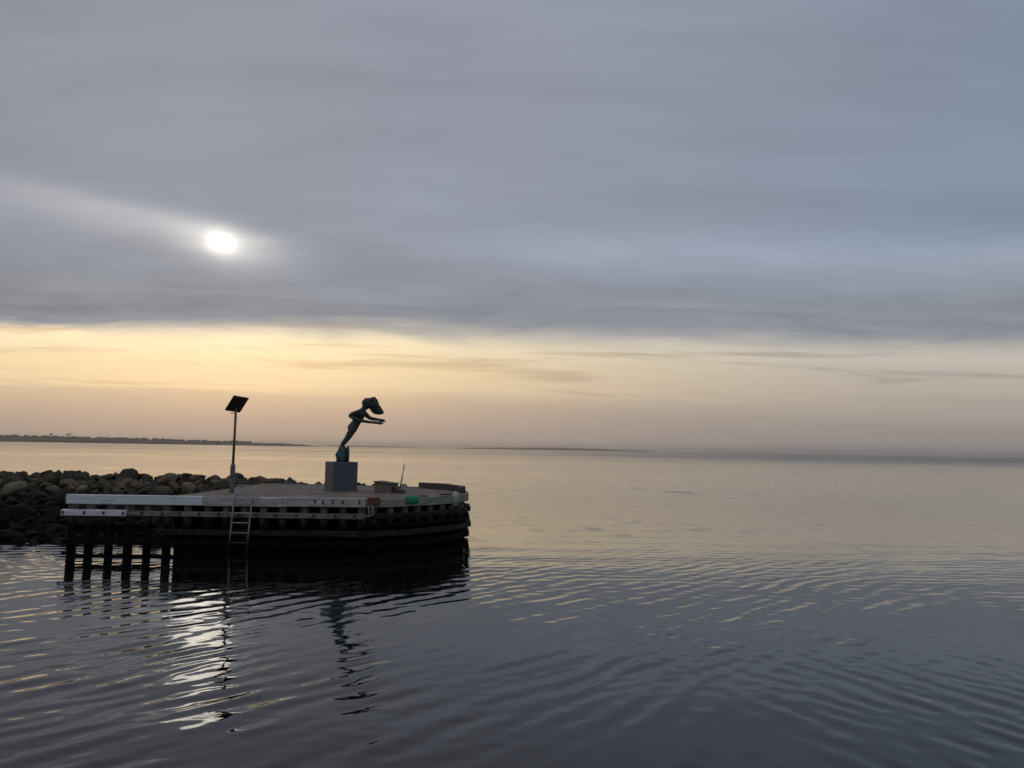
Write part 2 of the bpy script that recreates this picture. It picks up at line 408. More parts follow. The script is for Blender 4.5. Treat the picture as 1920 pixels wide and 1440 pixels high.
def water_mat():
    M = bpy.data.materials.new('sea_water'); M.use_nodes = True
    t = M.node_tree; t.nodes.clear(); n = NT(t)
    geo = n.node('ShaderNodeNewGeometry'); pos = geo.outputs['Position']
    sp = n.node('ShaderNodeSeparateXYZ'); n.L.new(pos, sp.inputs[0])
    bs = n.node('ShaderNodeBsdfPrincipled')
    bs.inputs['Base Color'].default_value = (0.002, 0.004, 0.0045, 1)
    bs.inputs['IOR'].default_value = 1.42
    # wind lanes: long patches of ruffled and of slick water
    lane = n.noise(n.vmul(pos, (0.0035, 0.016, 0)), 1.0, 4, 0.55)
    ruff = n.step(n.add(lane, n.mul(n.step(n.m('DIVIDE', sp.outputs[0], n.m('MAXIMUM', sp.outputs[1], 1.0)), -0.1, 0.6), 0.3)), 0.42, 0.68)
    dist = n.step(n.m('LOGARITHM', n.m('MAXIMUM', sp.outputs[1], 1.0), 10.0), 1.9, 2.75)
    n.put(bs.inputs['Roughness'], n.add(0.012, n.mul(dist, n.add(0.13, n.mul(ruff, 0.13)))))   # waves too small to see from here
    h1 = n.noise(n.vmul(pos, (0.9, 2.6, 1)), 1.0, 4, 0.6)
    h2 = n.noise(n.vmul(pos, (0.22, 0.9, 1)), 1.0, 4, 0.6)
    fade = n.step(sp.outputs[1], 150, 420)
    amp = n.mul(fade, n.add(0.2, n.mul(ruff, 0.8)))
    h = n.mul(n.add(n.mul(n.sub(h1, 0.5), 0.06), n.mul(n.sub(h2, 0.5), 0.09)), amp)
    fine = n.mul(n.sub(n.noise(n.vmul(pos, (4, 7, 1)), 1.0, 2, 0.5), 0.5), 0.0012)
    mid = n.mul(n.mul(n.sub(n.noise(n.vmul(pos, (1.4, 5.2, 1)), 1.0, 3, 0.55), 0.5), 0.014), n.step(sp.outputs[1], 16, 50))
    fine = n.add(fine, mid)
    b = n.node('ShaderNodeBump'); b.inputs['Strength'].default_value = 1.0; b.inputs['Distance'].default_value = 1.0
    n.L.new(n.add(h, fine), b.inputs['Height'])
    n.L.new(b.outputs[0], bs.inputs['Normal'])
    o = n.node('ShaderNodeOutputMaterial'); n.L.new(bs.outputs[0], o.inputs[0])
    return M
sea = link('sea', me, water_mat())
tag(sea, 'calm grey rippled sea water reaching to the horizon', 'sea', kind='structure')

# ------------------------------------------------------------------ far shores
M_land = mat('far_land', (0.035, 0.04, 0.028), (0.05, 0.05, 0.035), 0.01, 0.95)
M_leaf = mat('far_foliage', (0.035, 0.042, 0.028), (0.055, 0.055, 0.04), 0.05, 0.95)
def shore(name, prof, y_of_x, depth, label, wob):
    """long low land: a ridge in plan along x with a height profile"""
    bm = bmesh.new(); prev = None
    for X, h in prof:
        Y = y_of_x(X)
        hh = h * (1 + wob * mnoise.noise((X * 0.013, 3.1, 0.7)))
        ring = [bm.verts.new(p) for p in ((X, Y, -0.6), (X, Y + 8, hh * 0.45), (X, Y + depth * 0.2, hh * 0.85), (X, Y + depth * 0.5, hh), (X, Y + depth, -0.6))]
        if prev:
            for k in range(4):
                bm.faces.new((prev[k], ring[k], ring[k + 1], prev[k + 1]))
        prev = ring
    o = bm_obj(name, bm, M_land)
    return tag(o, label, 'shore', kind='structure')
def interp(pts, n):
    px = [p[0] for p in pts]; out = []
    for i in range(n):
        X = px[0] + (px[-1] - px[0]) * i / (n - 1)
        out.append((X, float(np.interp(X, px, [p[1] for p in pts]))))
    return out
y1 = lambda X: 3050 + (X + 2000) * 0.25
prof1 = interp([(-3400, 25), (-2000, 22), (-1500, 18), (-1250, 13), (-1000, 9), (-900, 5), (-868, 0.3)], 220)
shore('far_shore', prof1, y1, 260, 'long low wooded headland on the left horizon', 0.2)
y2 = lambda X: 8600
prof2 = interp([(-650, 2), (-400, 13), (100, 22), (500, 27), (900, 25), (1300, 14), (1580, 8), (1640, 1)], 120)
shore('distant_island', prof2, y2, 600, 'faint hazy low island beside the headland on the horizon', 0.1)
prof3 = interp([(-2350, 3), (-2100, 14), (-1700, 13), (-1300, 9), (-1150, 1)], 60)
shore('distant_spit', prof3, lambda X: 9200, 400, 'faint thin spit of land beyond the headland tip', 0.1)

def blob(bm, c, rx, rz, sub=1, rough=0.35):
    res = bmesh.ops.create_icosphere(bm, subdivisions=sub, radius=1.0)
    s = random.uniform(0, 99)
    for v in res['verts']:
        k = 1 + rough * mnoise.noise(v.co * 1.7 + Vector((s, s * 0.3, 0)))
        v.co = Vector((c[0] + v.co.x * rx * k, c[1] + v.co.y * rx * k, c[2] + v.co.z * rz * k))
bm = bmesh.new()
X = -3300.0
while X < -905:
    Y = y1(X); h = float(np.interp(X, [p[0] for p in prof1], [p[1] for p in prof1]))
    for q in (0.22, 0.5):
        if random.random() < 0.8:
            rr = random.uniform(4, 9) * (0.55 if X > -1150 else 1)
            blob(bm, (X + random.uniform(-6, 6), Y + 260 * q, h * (0.8 if q < 0.4 else 0.95) + rr * 0.2), rr * 1.3, rr * 0.85)
    X += random.uniform(5, 12)
wood = bm_obj('far_woodland', bm, M_leaf)
tag(wood, 'dark strip of woodland along the far headland', 'woodland', kind='stuff')

def far_tree(X, h, wdt, label):
    Y = y1(X) + 110
    base = float(np.interp(X, [p[0] for p in prof1], [p[1] for p in prof1])) * 0.9
    r = empty('far_tree', (X, Y, base))
    tag(r, label, 'tree', 'tall trees on the headland')
    b = bmesh.new(); add_tube(b, [(0, 0, -3), (0.4, 0, h * 0.5), (0.2, 0, h * 0.8)], [0.9, 0.6, 0.3], 6)
    bm_obj('trunk', b, M_land, r)
    b = bmesh.new()
    for _ in range(16):
        a = random.uniform(0, 6.28); q = random.uniform(0, 1) ** 0.5
        blob(b, (math.cos(a) * q * wdt, math.sin(a) * q * wdt, h * random.uniform(0.62, 0.98)), random.uniform(1.6, 3.2), random.uniform(1.2, 2.4))
    bm_obj('crown', b, M_leaf, r)
far_tree(-1905, 17, 9, 'broad tree standing above the headland woodland, left of a taller clump')
far_tree(-1838, 19, 9, 'tallest tree clump standing above the headland woodland')

# ------------------------------------------------------------------ breakwater of boulders
brk = empty('rock_breakwater', (-14.5, 28.5, 0))
tag(brk, 'breakwater heaped with brown and grey boulders behind the timber pier', 'breakwater')
def lerp_tab(v, tab):
    return float(np.interp(v, [t[0] for t in tab], [t[1] for t in tab]))
def bank(X, Y):
    """height of the rubble bank"""
    toe = lerp_tab(X, [(-45, 23.7), (-13.9, 24.0), (-13.2, 25.9), (-10.7, 26.2), (-10.2, 28.0), (-9.3, 30.5), (-2, 31.3)])
    top = lerp_tab(X, [(-45, 1.50), (-16, 1.44), (-10, 1.40), (-6, 1.36), (-4.2, 1.25), (-2.8, 0.4), (-2, -0.6)])
    crest = lerp_tab(X, [(-45, 35.8), (-13, 35.5), (-10, 33.0), (-2, 32.8)])
    back0 = crest + 1.8; back1 = back0 + 4.0
    if Y < toe: return max(-0.8, (Y - toe) * 0.6)
    if Y < crest:
        t = (Y - toe) / (crest - toe)
        return top * t ** 0.92
    if Y < back0: return top
    return top - (Y - back0) / (back1 - back0) * (top + 0.8)
bm = bmesh.new(); NX, NY = 150, 80; g = []
for i in range(NX):
    X = -42 + 40.5 * i / (NX - 1); row = []
    for j in range(NY):
        Y = 22.8 + 19.0 * j / (NY - 1)
        row.append(bm.verts.new((X, Y, bank(X, Y) - 0.12 + 0.07 * mnoise.noise((X * 1.3, Y * 1.3, 0)))))
    g.append(row)
for i in range(NX - 1):
    for j in range(NY - 1):
        q = (g[i][j], g[i + 1][j], g[i + 1][j + 1], g[i][j + 1])
        if max(v.co.z for v in q) > -0.6: bm.faces.new(q)
for v in [v for v in bm.verts if not v.link_faces]: bm.verts.remove(v)
core_o = bm_obj('rubble_core', bm, M_core, brk, smooth=True)
core_o.matrix_parent_inverse = Matrix.Translation(brk.location).inverted()

def rock_mesh(i):
    b = bmesh.new()
    bmesh.ops.create_icosphere(b, subdivisions=2, radius=1.0)
    s = Vector((i * 7.3, i * 3.1, i * 1.7))
    # cut by a few random planes for broken faces
    pl = []
    for _ in range(12):
        nrm = Vector((random.gauss(0, 1), random.gauss(0, 1), random.gauss(0, 1))).normalized()
        pl.append((nrm, random.uniform(0.42, 0.85)))
    for v in b.verts:
        p = v.co.copy()
        for nrm, dd in pl:
            k = p.dot(nrm)
            if k > dd: p -= nrm * (k - dd)
        p *= 1 + 0.13 * mnoise.noise(p * 1.6 + s)
        v.co = Vector((p.x, p.y * random.uniform(0.97, 1.03), p.z * 0.78))
    bmesh.ops.recalc_face_normals(b, faces=b.faces[:])
    me = bpy.data.meshes.new('rock'); b.to_mesh(me); b.free()
    for p in me.polygons: p.use_smooth = True
    me.materials.append(M_rock)
    try: me.set_sharp_from_angle(angle=R(16))
    except Exception: pass
    return me
rock_meshes = [rock_mesh(i) for i in range(14)]
cand = []
def try_rock(X, Y, s):
    for (a, b, c) in cand:
        if (a - X) ** 2 + (b - Y) ** 2 < (0.74 * (s + c)) ** 2: return False
    cand.append((X, Y, s)); return True
def in_deck_zone(X, Y): return X > -10.0 and Y < 31.0
sizes = [0.18, 0.22, 0.26, 0.31, 0.37, 0.45, 0.58]
tries = 0
while len(cand) < 620 and tries < 9000:
    tries += 1
    X = random.uniform(-27, -9.6); Y = random.uniform(23.6, 36.6)
    if X < -0.70 * Y - 0.5: continue
    if bank(X, Y) < -0.1 or in_deck_zone(X, Y): continue
    try_rock(X, Y, random.choice(sizes) * random.uniform(0.85, 1.15))
n_left = len(cand); tries = 0
while len(cand) < n_left + 40 and tries < 4000:
    tries += 1
    X = random.uniform(-10.2, -3.4); Y = random.uniform(31.4, 33.6)
    try_rock(X, Y, random.uniform(0.22, 0.42))
# the stones that show largest are picked apart one by one, the small remainder is one mass
cand.sort(key=lambda c: -(c[2] / c[1]) - (0.2 if c[0] > -10.2 else 0))
ind, rest = cand[:298], cand[298:]
def rock_tf(X, Y, s):
    zb = bank(X, Y)
    loc = Vector((X, Y, zb + s * random.uniform(-0.12, 0.22) + (0.04 if X > -10.3 and Y > 31 else 0.0)))
    rot = (random.uniform(-0.5, 0.5), random.uniform(-0.5, 0.5), random.uniform(0, 6.28))
    sc = Vector((s * random.uniform(0.95, 1.3), s * random.uniform(0.8, 1.1), s * random.uniform(0.75, 1.05)))
    return loc, rot, sc
for (X, Y, s) in ind:
    loc, rot, sc = rock_tf(X, Y, s)
    o = link('rock', random.choice(rock_meshes), None, brk)
    o.location = loc - brk.location; o.rotation_euler = rot; o.scale = sc
# boulders outside the view and on the far slope, as one mass
bm = bmesh.new(); cand2 = []
from mathutils import Euler
more = [(random.uniform(-40, -17), random.uniform(23.8, 36.5)) for _ in range(900)]
more = [p for p in more if p[0] < -0.70 * p[1] - 0.5]
more += [(random.uniform(-38, -3.5), random.uniform(36.8, 40.5)) for _ in range(170)]
more = [(a_, b_, random.uniform(0.25, 0.5)) for a_, b_ in more if bank(a_, b_) > -0.3]
for X, Y, s in rest + more:
    loc, rot, sc = rock_tf(X, Y, s)
    M4 = Matrix.Translation(loc - brk.location) @ Euler(rot).to_matrix().to_4x4() @ Matrix.Diagonal((*sc, 1))
    k0 = len(bm.verts); bm.from_mesh(random.choice(rock_meshes)); bm.verts.ensure_lookup_table()
    for v in bm.verts[k0:]: v.co = M4 @ v.co
o = bm_obj('rock_mass', bm, M_rock, brk, smooth=False); tag(o, kind='stuff')

# ------------------------------------------------------------------ timber pier head
pier = empty('pier', (-6.5, 26.0, 0))
tag(pier, 'dark timber pier head with rows of piles and pale top planks', 'pier')
PO = Vector((-6.5, 26.0, 0))
def L(p): return Vector(p) - PO
LINE = [(-12.98, 22.78), (-4.25, 23.03), (-3.36, 23.66), (-2.62, 24.42), (-1.92, 25.4), (-1.52, 26.6), (-1.62, 27.9), (-2.25, 29.15), (-3.4, 30.15), (-5.1, 30.75), (-7.2, 30.95), (-10.0, 31.05)]
LINE = [Vector((a, b, 0)) for a, b in LINE]
DECK_Z = 1.55
def outward(a, b):
    t = (b - a).normalized(); return Vector((t.y, -t.x, 0))
# deck slab: gravel-topped, slightly domed
inner = [Vector((-10.15, 22.86, 0))] + LINE[1:]
bm = bmesh.new()
cen = Vector((-5.8, 26.8, 0)); ringsv = []
for q in (1.0, 0.8, 0.55, 0.3):
    rr = []
    for i in range(len(inner)):
        a = inner[i]; b = inner[(i + 1) % len(inner)]
        nn = 10 if i in (0, len(inner) - 1) else 3
        for k in range(nn):
            p = cen + (a.lerp(b, k / nn) - cen) * q * 0.995
            zz_ = DECK_Z - 0.02 + (0.05 * (1 - q)) + (0.022 * mnoise.noise((p.x * 0.9, p.y * 0.9, 1)) if q < 1 else 0)
            rr.append(bm.verts.new(L((p.x, p.y, zz_))))
    ringsv.append(rr)
for a, b in zip(ringsv[:-1], ringsv[1:]):
    n_ = len(a)
    for i in range(n_): bm.faces.new((a[i], a[(i + 1) % n_], b[(i + 1) % n_], b[i]))
bm.faces.new(ringsv[-1])
bot = [bm.verts.new(v.co - Vector((0, 0, 0.16))) for v in ringsv[0]]
for i in range(len(bot)): bm.faces.new((ringsv[0][i], bot[i], bot[(i + 1) % len(bot)], ringsv[0][(i + 1) % len(bot)]))
bm_obj('deck', bm, M_deck, pier, smooth=False)
# dark retaining wall behind the piles
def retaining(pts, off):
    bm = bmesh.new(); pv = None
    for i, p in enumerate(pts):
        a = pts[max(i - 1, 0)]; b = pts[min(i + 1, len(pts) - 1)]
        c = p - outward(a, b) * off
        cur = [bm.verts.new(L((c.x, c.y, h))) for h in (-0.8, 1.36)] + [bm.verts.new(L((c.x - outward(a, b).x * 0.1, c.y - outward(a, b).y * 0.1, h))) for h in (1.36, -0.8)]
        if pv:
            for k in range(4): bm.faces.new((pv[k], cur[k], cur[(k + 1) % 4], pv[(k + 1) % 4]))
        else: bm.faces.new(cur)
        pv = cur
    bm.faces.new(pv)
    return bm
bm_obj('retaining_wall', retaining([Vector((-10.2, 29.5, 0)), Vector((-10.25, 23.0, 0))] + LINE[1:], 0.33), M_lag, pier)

def pile(x_, y_, z0, z1, rad, mt, top_mt=None, lean=0.0):
    bm = bmesh.new()
    k = random.uniform(0.93, 1.07)
    dx = random.uniform(-0.02, 0.02)
    add_tube(bm, [L((x_, y_, z0)), L((x_ + dx * 0.5, y_, (z0 + z1) / 2)), L((x_ + dx + lean, y_, z1))], [rad * k, rad * k * 0.98, rad * k * 0.95], 10)
    o = bm_obj('pile', bm, mt, pier, smooth=True)
    o.data.set_sharp_from_angle(angle=R(50))
    return o
# pile timber blackened below the tide mark: slime, plus painted-in pier shade
def tidal(base, hi=1.15, lo=0.65):
    M = base.copy(); M.name = base.name + '_tidal'; t = M.node_tree; n = NT(t)
    bs = [q for q in t.nodes if q.type == 'BSDF_PRINCIPLED'][0]
    old = bs.inputs['Base Color'].links[0].from_socket
    geo = n.node('ShaderNodeNewGeometry'); sp = n.node('ShaderNodeSeparateXYZ'); n.L.new(geo.outputs['Position'], sp.inputs[0])
    f = n.step(n.add(sp.outputs[2], n.mul(n.sub(n.noise(geo.outputs['Position'], 5, 4, 0.6), 0.5), 0.4)), hi, lo)
    n.put(bs.inputs['Base Color'], n.mix(f, old, (0.005, 0.006, 0.004, 1)))
    return M
M_pile_t = tidal(M_pile)
M_galv_t = tidal(M_galv, 0.75, 0.15)
# free-standing fender piles at the left end, then piles all along the face
a, b = LINE[0], LINE[1]
tdir = (b - a).normalized(); od = outward(a, b)
xs_f = [-12.88, -12.37, -11.80, -11.24, -10.68]
for X in xs_f:
    Y = a.y + (X - a.x) * tdir.y / tdir.x
    pile(X, Y + 0.13, -1.2, 1.50, 0.125, M_pile_t)
X = -10.12
while X < -4.4:
    Y = a.y + (X - a.x) * tdir.y / tdir.x
    pile(X, Y + 0.14, -1.2, 1.34, 0.125, M_pile_t)
    X += 0.573 + random.uniform(-0.04, 0.04)
for i in range(1, len(LINE) - 3):
    p, q = LINE[i], LINE[i + 1]; n_ = max(1, round((q - p).length / 0.57)); o_ = outward(p, q)
    for k in range(n_):
        c = p.lerp(q, (k + 0.5) / n_) - o_ * 0.14
        pile(c.x, c.y, -1.2, 1.34, 0.12, M_pile_t)

def beam(name, p, q, z0, z1, thick, mt, out=0.0, ext=0.0, wob=0.006, label=None):
    """horizontal timber from p to q, its back face `out` beyond the pile line"""
    t = (q - p).normalized(); o_ = outward(p, q)
    c = (p + q) / 2 + o_ * (out + thick / 2)
    hl = (q - p).length / 2 + ext
    bm = bmesh.new()
    add_box(bm, L((c.x, c.y, (z0 + z1) / 2)), t * hl, o_ * thick / 2, Vector((0, 0, (z1 - z0) / 2)), 0.012, wob)
    ob = bm_obj(name, bm, mt, pier)
    if label: ob['label'] = label
    return ob
def on_front(X): return Vector((X, a.y + (X - a.x) * tdir.y / tdir.x, 0))
# top planks of the straight face
tops = [(-12.99, -9.05, M_pale, 0.0, 'pale blue-grey painted top plank'), (-9.04, -6.72, M_plank, -0.012, None), (-6.71, -4.27, M_plank, 0.006, 'pale weathered top plank')]
for x0, x1, mt, dz, lb in tops:
    beam('top_plank', on_front(x0), on_front(x1), 1.30 + dz, 1.572 + dz, 0.10, mt, 0.005, 0, label=lb)
for i in range(1, len(LINE) - 1):
    p, q = LINE[i], LINE[i + 1]
    beam('top_plank', p, q, 1.30 - 0.004 * (i % 2), 1.566 - 0.005 * (i % 2), 0.09, M_oldplank, 0.0, 0.03)
# walers
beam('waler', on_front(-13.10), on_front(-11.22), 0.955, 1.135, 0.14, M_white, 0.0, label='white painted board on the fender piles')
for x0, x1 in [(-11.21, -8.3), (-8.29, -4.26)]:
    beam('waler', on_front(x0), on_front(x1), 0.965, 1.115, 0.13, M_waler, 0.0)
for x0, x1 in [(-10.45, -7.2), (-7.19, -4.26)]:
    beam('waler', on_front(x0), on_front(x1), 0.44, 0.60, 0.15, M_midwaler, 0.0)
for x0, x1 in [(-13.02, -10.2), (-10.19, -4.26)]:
    beam('waler', on_front(x0), on_front(x1), 0.14, 0.28, 0.13, M_slime_shade, 0.0)
beam('waler', on_front(-12.95), on_front(-10.47), 0.47, 0.70, 0.12, M_slime_shade, -0.32)
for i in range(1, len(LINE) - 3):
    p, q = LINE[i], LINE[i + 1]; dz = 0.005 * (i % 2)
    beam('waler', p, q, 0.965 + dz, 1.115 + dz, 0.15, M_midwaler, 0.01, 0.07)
    beam('waler', p, q, 0.70 + dz, 0.82 + dz, 0.13, M_slime_shade, 0.0, 0.06)
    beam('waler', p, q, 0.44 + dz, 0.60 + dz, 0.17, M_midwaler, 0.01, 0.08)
    beam('waler', p, q, 0.12 + dz, 0.27 + dz, 0.13, M_slime_shade, 0.0, 0.06)
# bolt heads
bm = bmesh.new()
X = -13.0
while X < -4.4:
    for zc, th in ((1.04, 0.145), (0.52, 0.155)):
        if zc < 1 and X < -10.3: continue
        c = on_front(X + random.uniform(-0.05, 0.05)) + od * (th + 0.002)
        add_box(bm, L((c.x, c.y, zc + 0.01)), tdir * 0.028, od * 0.022, Vector((0, 0, 0.045)), 0.006)
    X += 0.56
for X in (-5.75, -5.52, -5.24, -4.95, -4.45):
    c = on_front(X) + od * 0.107
    add_box(bm, L((c.x, c.y, 1.42 + random.uniform(-0.03, 0.05))), tdir * 0.025, od * 0.02, Vector((0, 0, 0.05)), 0.006)
o = bm_obj('waler_bolts', bm, M_iron, pier); tag(o, kind='stuff')
# raised kerb timbers round the far side of the head
for i in range(5, 8):
    p, q = LINE[i], LINE[i + 1]
    if i == 5: p = p.lerp(q, 0.15)
    o_ = outward(p, q); t = (q - p).normalized(); c = (p + q) / 2 - o_ * 0.12
    bm = bmesh.new()
    add_box(bm, L((c.x, c.y, 1.66 + 0.006 * (i % 2))), t * ((q - p).length / 2 + 0.04), o_ * 0.10, Vector((0, 0, 0.095)), 0.015, 0.012)
    bm_obj('kerb', bm, M_kerb, pier)
# pale weathered post at the corner of the head
bm = bmesh.new()
add_tube(bm, [L((-1.80, 25.36, 1.22)), L((-1.80, 25.36, 1.55)), L((-1.79, 25.36, 1.64)), L((-1.78, 25.37, 1.69))], [0.10, 0.105, 0.085, 0.03], 10)
o = bm_obj('corner_post', bm, M_plank, pier, smooth=True); o['label'] = 'pale weathered round-headed post'
# dark iron plates on the deck
for (px, py, r_) in [(-2.78, 24.75, 0.14), (-2.15, 26.0, 0.24), (-1.95, 26.3, 0.16)]:
    bm = bmesh.new(); add_tube(bm, [L((px, py, 1.545)), L((px, py, 1.585))], [r_, r_ * 0.94], 14)
    bm_obj('iron_plate', bm, M_iron, pier)
# rusty bracket on the face
c = on_front(-4.12)
bm = bmesh.new()
add_box(bm, L((-4.04, 23.0, 1.47)), (0.16, 0.10, 0), (0.02, -0.035, 0), (0, 0, 0.10), 0.01, 0.01)
add_box(bm, L((-4.06, 23.05, 1.588)), (0.13, 0.08, 0), (-0.05, 0.08, 0), (0, 0, 0.015), 0.004)
o = bm_obj('rusty_bracket', bm, M_rust, pier); o['label'] = 'rust-red steel bracket'

# ------------------------------------------------------------------ rope, green cloth
bm = bmesh.new(); pts = []
for k in range(25):
    t = k / 24; an = t * 2 * math.pi
    pts.append((-4.10 + 0.07 * math.sin(an) + 0.02 * math.sin(3 * an), 22.86 + 0.015 * math.cos(2 * an), 1.21 + 0.13 * math.cos(an)))
base = Vector((-4.10, 22.86, 1.07))
add_tube(bm, [Vector(p) - base for p in pts], 0.026, 7)
add_tube(bm, [Vector(p) - base for p in ((-4.12, 22.86, 1.08), (-4.17, 22.85, 1.05), (-4.26, 22.85, 1.07))], [0.026, 0.024, 0.02], 7)
o = bm_obj('rope', bm, M_rope, None, smooth=True, loc=base)
tag(o, 'loop of yellowish rope hanging under the rusty bracket on the pier face', 'rope')

gp, gq = LINE[2], LINE[3]; gt = (gq - gp).normalized(); go = outward(gp, gq)
gc = gp.lerp(gq, 0.36); bm = bmesh.new(); rows = []
prof = [(-0.20, 1.575), (-0.08, 1.585), (0.06, 1.583), (0.118, 1.566), (0.124, 1.50), (0.128, 1.44), (0.126, 1.375)]
for s_, zz_ in prof:
    row = []
    for k in range(9):
        f_ = k / 8 - 0.5
        p = gc + gt * (f_ * 0.46) + go * (s_ + 0.012 * math.sin(k * 1.9 + zz_ * 9) + 0.008)
        row.append(bm.verts.new(Vector((p.x, p.y, zz_ + 0.008 * math.sin(k * 2.3 + s_ * 11) + 0.008)) - gc))
    rows.append(row)
for r1, r2 in zip(rows[:-1], rows[1:]):
    for k in range(8): bm.faces.new((r1[k], r1[k + 1], r2[k + 1], r2[k]))
o = bm_obj('green_cloth', bm, M_green, None, smooth=True, loc=gc)
sm = o.modifiers.new('thick', 'SOLIDIFY'); sm.thickness = 0.008; sm.offset = 1
tag(o, 'bright green cloth draped over the plank edge of the pier head', 'cloth')

# ------------------------------------------------------------------ low brown box and stake on the head
bx = empty('wooden_box', (-4.22, 26.15, DECK_Z))
tag(bx, 'low brown box with a sloping lid standing right of the statue pedestal', 'box')
an = R(-24); cx_, sn_ = math.cos(an), math.sin(an)
def rot(p): return Vector((p[0] * cx_ - p[1] * sn_, p[0] * sn_ + p[1] * cx_, p[2]))
def prism(name, poly, y0, y1, mt, parent, rotf=rot):
    bm = bmesh.new()
    A = [bm.verts.new(rotf((p[0], y0, p[1]))) for p in poly]; B = [bm.verts.new(rotf((p[0], y1, p[1]))) for p in poly]
    n_ = len(poly); bm.faces.new(A); bm.faces.new(B[::-1])
    for i in range(n_): bm.faces.new((A[i], A[(i + 1) % n_], B[(i + 1) % n_], B[i]))
    bmesh.ops.recalc_face_normals(bm, faces=bm.faces[:])
    bmesh.ops.bevel(bm, geom=bm.edges[:], offset=0.008, segments=1, affect='EDGES')
    return bm_obj(name, bm, mt, parent)
prism('body', [(-0.27, -0.01), (0.34, -0.01), (0.34, 0.30), (-0.27, 0.36)], -0.26, 0.26, M_crate, bx)
prism('lid', [(-0.29, 0.366), (0.37, 0.303), (0.37, 0.34), (-0.29, 0.405)], -0.29, 0.29, M_kerb, bx)
prism('side_board', [(0.345, -0.01), (0.70, -0.01), (0.68, 0.12), (0.345, 0.27)], -0.12, 0.20, M_kerb, bx)

st = empty('stake', (-3.98, 27.9, DECK_Z))
tag(st, 'thin leaning stake with a tuft standing behind the brown box', 'stake')
bm = bmesh.new(); add_tube(bm, [(0, 0, -0.02), (0.03, 0, 0.25), (0.07, 0, 0.45), (0.12, 0.01, 0.80)], [0.022, 0.022, 0.016, 0.012], 7)
bm_obj('shaft', bm, M_kerb, st, smooth=True)
bm = bmesh.new()
for k in range(9):
    t = random.uniform(0.4, 0.6); s_ = random.choice((-1, 1))
    add_tube(bm, [(0.03 + t * 0.1, 0, t * 0.9 - 0.06), (0.03 + t * 0.1 + s_ * 0.035, random.uniform(-0.03, 0.03), t * 0.9 + 0.02)], [0.012, 0.005], 5)
bm_obj('tuft', bm, M_kerb, st)
bm = bmesh.new(); add_tube(bm, [(0.115, 0.01, 0.74), (0.125, 0.01, 0.86), (0.135, 0.01, 0.98)], [0.018, 0.024, 0.010], 7)
bm_obj('seed_head', bm, M_plank, st, smooth=True)

# ------------------------------------------------------------------ steel ladder
ld = empty('ladder', (-7.83, 22.62, 0))
tag(ld, 'galvanised steel ladder fixed to the pier face below the lamp post', 'ladder')
def lad(u_, z_):     # u across, z up: the ladder leans a little to the right and bends back above the deck
    lean = 0.06 * (z_ - 0.9)
    back = 0.0 if z_ < 1.55 else (z_ - 1.55) * 0.55
    return Vector((u_ + lean, back, z_))
for s_ in (-1, 1):
    bm = bmesh.new()
    add_tube(bm, [lad(0.262 * s_, q) for q in (-0.9, 0.2, 0.9, 1.5, 1.58, 1.75, 1.86)] + [lad(0.235 * s_, 1.905)], 0.026, 9)
    bm_obj('rail', bm, M_galv_t, ld, smooth=True)
for q in (1.90, 1.625, 1.39, 1.11, 0.83, 0.54, 0.26, -0.03):
    bm = bmesh.new(); add_tube(bm, [lad(-0.262, q), lad(0, q), lad(0.262, q)], 0.021, 8)
    bm_obj('rung', bm, M_galv_t, ld, smooth=True)
for s_ in (-1, 1):
    bm = bmesh.new()
    p = lad(0.262 * s_, 1.44)
    add_box(bm, p + Vector((0, 0.025, 0)), (0.03, 0, 0), (0, 0.03, 0), (0, 0, 0.05), 0.006)
    bm_obj('wall_bracket', bm, M_iron, ld)

# ------------------------------------------------------------------ solar lamp post
lp = empty('solar_lamp_post', (-8.95, 24.9, DECK_Z))
tag(lp, 'slim brown post carrying a tilted black solar panel above the ladder', 'lamp post')
bm = bmesh.new(); add_tube(bm, [(0, 0, -0.03), (0, 0, 0.03), (0, 0, 0.86), (0, 0, 0.93)], [0.085, 0.082, 0.078, 0.045], 14)
bm_obj('sleeve', bm, M_sleeve, lp, smooth=True).data.set_sharp_from_angle(angle=R(40))
bm = bmesh.new(); add_tube(bm, [(0, 0, 0.85), (0.008, 0, 1.8), (0.012, 0, 2.75)], [0.042, 0.040, 0.036], 12)
bm_obj('pole', bm, M_pole, lp, smooth=True)
for q in (2.35, 2.43):
    bm = bmesh.new(); add_tube(bm, [(0.01, 0, q), (0.01, 0, q + 0.035)], 0.049, 12)
    bm_obj('clamp', bm, M_galv, lp, smooth=True).data.set_sharp_from_angle(angle=R(40))
e1p = Vector((0.34, 0.36, -0.05)).normalized(); e2p = Vector((0.41, -0.30, 0.48))
e2p = (e2p - e1p * e2p.dot(e1p)).normalized(); nup = e1p.cross(e2p)
if nup.y < 0: nup = -nup
pc = Vector((0.035, 0.0, 2.86))
bm = bmesh.new(); add_box(bm, pc, e1p * 0.245, e2p * 0.315, nup * 0.018, 0.004)
pan = bm_obj('solar_panel', bm, M_panel, lp)
for k in (-1, 1):
    bm = bmesh.new(); add_box(bm, pc + e2p * 0.315 * k, e1p * 0.257, e2p * 0.012, nup * 0.024, 0.003); bm_obj('frame_bar', bm, M_iron, pan)
    bm = bmesh.new(); add_box(bm, pc + e1p * 0.245 * k, e1p * 0.012, e2p * 0.303, nup * 0.0225, 0.003); bm_obj('frame_bar', bm, M_iron, pan)
bm = bmesh.new(); add_box(bm, pc - nup * 0.06, e1p * 0.13, e2p * 0.10, nup * 0.038, 0.008); bm_obj('battery_box', bm, M_panel, lp)
